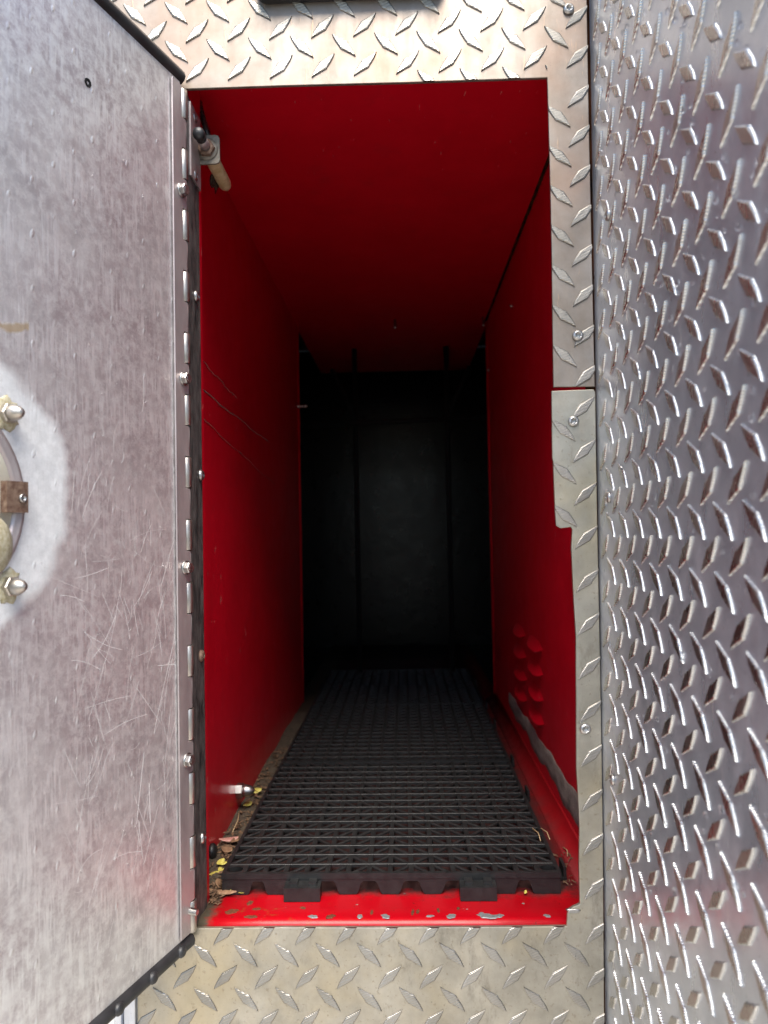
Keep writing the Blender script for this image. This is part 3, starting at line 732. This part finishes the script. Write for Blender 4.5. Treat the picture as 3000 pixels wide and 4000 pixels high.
for u, z in ((.1752, .0738), (.1738, -.0285)):
    capnut(MB(), (u, .0015, z), (0, 1, 0), .0062, .0042, .0095).build('cap_nut', M['nickel'], dr)
    rr = MB(); rings = []
    for s_, h in ((1, 0), (.9, .0007), (.55, .0014)):
        rings.append([(u + .0095*s_*math.cos(a)*(1 + .12*math.sin(5*a + z*99) + .10*math.sin(11*a)), .0015 + h, z + .0105*s_*math.sin(a)*(1 + .12*math.cos(7*a + u*77))) for a in [2*math.pi*i/26 for i in range(26)]])
    rr.loft(rings).build('sealant_residue', M['silicone'], dr)
# puncture dent near the top
MB().lathe([(.0032, -.0001), (.003, .0006), (.0012, .0003), (.0008, -.0004)], 9, (.1076, .0015, .3140), (0, 1, 0), False).build('punch_hole', M['dark_bar'], dr)

# ------------------------------------------------------------------ door switch on its bracket
sw = thing('door_switch', 'plunger door switch with rusty nut on a small bracket at the jamb', 'switch', (-.1768, .03, .30))
SY = .031; c = on(1, SY, 812, 584)
MB().box((-.1766, .0045, .306), (-.1750, .0330, .370)).build('bracket_arm', M['leaf_metal'], sw)
bp = MB(); x0, x1, z0, z1 = -.1750, c.x + .0105, c.z - .0130, c.z + .0132
rc = .0035; poly = [(x0, z0), (x1 - rc, z0), (x1 - rc*.3, z0 + rc*.3), (x1, z0 + rc), (x1, z1 - rc), (x1 - rc*.3, z1 - rc*.3), (x1 - rc, z1), (x0, z1)]
prism_y(bp, poly, SY, SY + .0018, .0003).build('bracket_plate', M['dull_zinc'], sw)
bolt_c = (c.x - .0008, SY, c.z)
MB().lathe([(.0098, 0), (.0098, .0011), (.0066, .0012)], 28, bolt_c, (0, -1, 0)).build('washer', M['dull_zinc'], sw)
MB().lathe([(.0078, .0012), (.0078, .0048), (.0068, .0054), (.0045, .0054), (.0044, .004)], 24, bolt_c, (0, -1, 0), False, hexa=(0, 1, 2)).build('lock_nut', M['rusty_steel'], sw)
pg = MB().lathe([(.0042, .001), (.0042, .0145), (.0034, .0150), (.0034, .0165)], 18, bolt_c, (0, -1, 0)).build('plunger', M['leaf_metal'], sw)
MB().lathe([(.0036, .0160), (.0046, .0172), (.0046, .0186), (.0038, .0192), (.0038, .0200), (.0049, .0212), (.0054, .0240), (.0050, .0268), (.0034, .0288), (.0008, .0296)], 20, bolt_c, (0, -1, 0)).build('rubber_cap', M['black_rubber'], pg)
MB().lathe([(.0060, .0018), (.0064, .004), (.0064, .060), (.0052, .0665), (.002, .0680)], 22, bolt_c, (0, 1, 0)).build('switch_body', M['cream'], sw)
tpm = MB(); rings = []
for k in range(7):
    y = SY + .034 + .024*k/6; s_ = math.sin(k*1.3)*.0009
    rings.append([(bolt_c[0] - .0048 + s_, y, c.z - .0035), (bolt_c[0] - .0066 + s_, y, c.z - .0060), (bolt_c[0] - .0075 - s_, y + .001, c.z - .0105 - .0025*(k % 3)/2), (bolt_c[0] - .0067 - s_, y + .001, c.z - .0106 - .0025*(k % 3)/2), (bolt_c[0] - .0056, y, c.z - .0062)])
tpm.loft(rings, smooth=False).build('tape_flag', M['tape'], sw)
cp = [on(1, yy, px, py) for yy, px, py in ((.048, 822, 560), (.046, 806, 505), (.046, 792, 462), (.047, 784, 430), (.05, 778, 400))]
MB().tube([(bolt_c[0] - .002, .06, c.z + .006)] + cp, .0028, 10).build('cable', M['tape'], sw)

# ------------------------------------------------------------------ black lip above the opening
p0, p1 = on(1, 0, 1002, 19), on(1, 0, 1745, 8)
bmper = MB(); zz = p0.z; H = .055; rc = .010; poly = []
for (cx, cz, a0) in ((p0.x + rc, zz + rc, 180), (p1.x - rc, zz + .0006 + rc, 270), (p1.x - rc, zz + H - rc, 0), (p0.x + rc, zz + H - rc, 90)):
    for k in range(7): a = R(a0 + 15*k); poly.append((cx + rc*math.cos(a), cz + rc*math.sin(a)))
prism_y(bmper, poly, -.014, -.0002, .004)
tag(bmper.build('rubber_bumper', M['black_rubber']), 'black rounded rubber bumper at the top edge above the opening', 'bumper')

# ------------------------------------------------------------------ aluminium corner trim, lower left
tr = thing('corner_trim', 'vertical ribbed aluminium corner trim below the open door', 'trim', (-.235, 0, -.60))
for nm, xa, xb, ya in (('outer_rib', -.2322, -.2268, -.0035), ('channel', -.2385, -.2323, .0010), ('inner_rib', -.2440, -.2386, -.0025), ('return', -.2480, -.2441, .004)):
    prism_y(MB(), [(xa, -.60), (xb, -.60), (xb, .094), (xa, .094)], ya, .012, .0008).build(nm, M['plate_side'], tr)

# ------------------------------------------------------------------ dirt, litter, leaves, straws
dm = MB(); NXd, NYd = 9, 110; vs = []; fs = []
for j in range(NYd):
    y = .0555 + .62*j/(NYd-1)
    for i in range(NXd):
        q = i/(NXd-1); x = XW0 - .0005 + (TX - .0012 - XW0)*q
        h = .0005 + .0042*(math.sin(math.pi*q*.9 + .2)**1.3)*(.45 + .55*math.sin(j*.37)*math.sin(j*.11 + 1)) + .0013*random.random()
        if i in (0,): h = .0022 + .002*math.sin(j*.23)
        vs.append((x, y, ZF + max(h, .0003)))
for j in range(NYd-1):
    for i in range(NXd-1): fs.append((j*NXd+i, j*NXd+i+1, (j+1)*NXd+i+1, (j+1)*NXd+i))
dm.add(vs, fs, True); o = dm.build('dirt', M['dirt']); o['kind'] = 'stuff'; o['label'] = 'line of brown dirt along the left foot of the red wall'; o['category'] = 'dirt'
def leaf_mb(L, W, curl, twist=0):
    mb = MB(); n = 6; up, lo_ = [], []
    for k in range(n+1):
        t = k/n; wd = W*.5*math.sin(math.pi*(t*.9 + .05))**.8; x = L*(t - .5); zc = curl*L*(4*(t-.5)**2); tw = twist*(t-.5)
        for s_, q in ((-1, .25), (0, 0), (1, .25)):
            up.append((x, s_*wd*math.cos(tw), zc + q*wd*.8 + s_*wd*math.sin(tw)))
    th = .00025
    fs = []
    for k in range(n):
        for c_ in range(2): a = k*3 + c_; fs.append((a, a+1, a+4, a+3))
    m_ = len(up); allv = up + [(x, y, z - th) for x, y, z in up]
    fs2 = fs + [tuple(i + m_ for i in f[::-1]) for f in fs]
    for k in range(n):
        for c_ in (0, 2): a = k*3 + c_; fs2.append((a, a+3, a+3+m_, a+m_))
    fs2 += [(0, 1, 1+m_, m_), (1, 2, 2+m_, 1+m_), (n*3, n*3+1, n*3+1+m_, n*3+m_), (n*3+1, n*3+2, n*3+2+m_, n*3+1+m_)]
    mb.add(allv, fs2, True); return mb
lt = MB()
def flake(x, y, z, L, W):
    q = leaf_mb(L, W, random.uniform(-.2, .3), random.uniform(-1, 1)); rm = Matrix.Translation((x, y, z)) @ Matrix.Rotation(random.uniform(0, 6.3), 4, 'Z') @ Matrix.Rotation(random.uniform(-.5, .5), 4, 'X')
    lt.add([rm @ Vector(v) for v in q.v], q.f, True)
for _ in range(300):
    y = .046 + .42*random.random()**1.5; x = random.uniform(XW0 + .003, TX - .003)
    flake(x, y, ZF + random.uniform(.002, .0062), random.uniform(.004, .012), random.uniform(.0012, .0035))
for _ in range(26): flake(random.uniform(-.176, -.166), random.uniform(.034, .05), ZF + .0025, random.uniform(.002, .006), random.uniform(.001, .002))
for _ in range(26): flake(random.uniform(.137, .158), random.uniform(.06, .13), ZF + .003, random.uniform(.002, .008), random.uniform(.0006, .0016))
o = lt.build('leaf_litter', M['litter']); o['kind'] = 'stuff'; o['label'] = 'crumbled dead leaves scattered beside the black floor tiles'; o['category'] = 'leaf litter'
def leaf(px, py, z, L, W, az, mat, label, tilt=0, curl=.12):
    p = on(2, z, px, py); o = leaf_mb(L, W, curl, .5).build('leaf', M[mat]); o.location = (p.x, p.y, z + .0006); o.rotation_euler = (R(tilt), 0, R(az))
    tag(o, label, 'leaf', 'fallen leaves beside the floor tiles')
zt_ = ZF + .006
leaf(996, 3093, zt_, .016, .010, 20, 'leaf_yellow', 'curled yellow leaf just right of the steel cap nut', 15)
leaf(967, 3146, zt_, .013, .008, 60, 'leaf_yellow', 'yellow leaf in the dirt just below the steel cap nut', 10)
leaf(893, 3283, zt_, .020, .006, 10, 'leaf_pink', 'pink petal in the left dirt, higher of two', 20)
leaf(917, 3288, zt_, .012, .008, 80, 'leaf_brown', 'broad tan leaf touching the pink petal')
leaf(888, 3323, zt_, .016, .009, -40, 'leaf_brown', 'large brown leaf in the dirt below the pink petal', 12)
leaf(861, 3372, zt_, .012, .006, 70, 'leaf_yellow', 'pale yellow leaf near the tile, uppermost of the corner cluster', 25)
leaf(866, 3377, zt_ - .001, .010, .006, 10, 'leaf_yellow', 'pale yellow leaf lying flat against the tile corner')
leaf(836, 3418, zt_ - .002, .010, .006, 40, 'leaf_yellow', 'small yellow leaf in the corner, nearest the red wall', 12)
leaf(864, 3401, zt_ - .001, .009, .006, 120, 'leaf_yellow', 'yellow leaf fragment beside the tile front corner hole')
leaf(854, 3459, ZF + .004, .013, .010, 95, 'leaf_brown', 'rusty brown leaf standing at the tile front left corner', 50)
leaf(888, 3474, ZF + .0025, .0165, .0055, -52, 'leaf_yellow', 'bright yellow folded leaf in front of the tile corner', 20)
leaf(954, 3488, ZF + .0012, .011, .003, 35, 'leaf_yellow', 'thin straw yellow leaf lying on the sill before the tile')
leaf(858, 3488, ZF + .0025, .034, .005, -12, 'leaf_brown', 'long dark brown curved leaf at the hinge corner of the sill', 25, .10)
leaf(2053, 3489, ZF + .0018, .0065, .0025, 75, 'leaf_yellow', 'tiny dried leaf under the front right end of the tile')
def straw(a, b_, z, label):
    p, q = on(2, z, *a), on(2, z, *b_); mid = (p + q)/2 + Vector((.002, .001, .001))
    o = MB().tube([p - p, mid - p, q - p], .0006, 6, .0004).build('straw', M['twig']); o.location = p; tag(o, label, 'straw', 'dry straws on the right of the tile')
straw((2080, 3236), (2112, 3285), ZF + TH + .0012, 'dry straw lying on the tile grid near its right edge')
straw((2112, 3235), (2148, 3279), ZF + TH + .0016, 'dry straw bent over the right edge of the tile')
straw((2200, 3310), (2217, 3345), ZF + .003, 'thin brown twig on the red floor right of the tile')
straw((944 - 10, 3170), (908, 3250), ZF + .016, 'long pale stalk leaning along the left edge of the tile')

for o in bpy.data.objects:
    if o.get('_w') is not None: del o['_w']
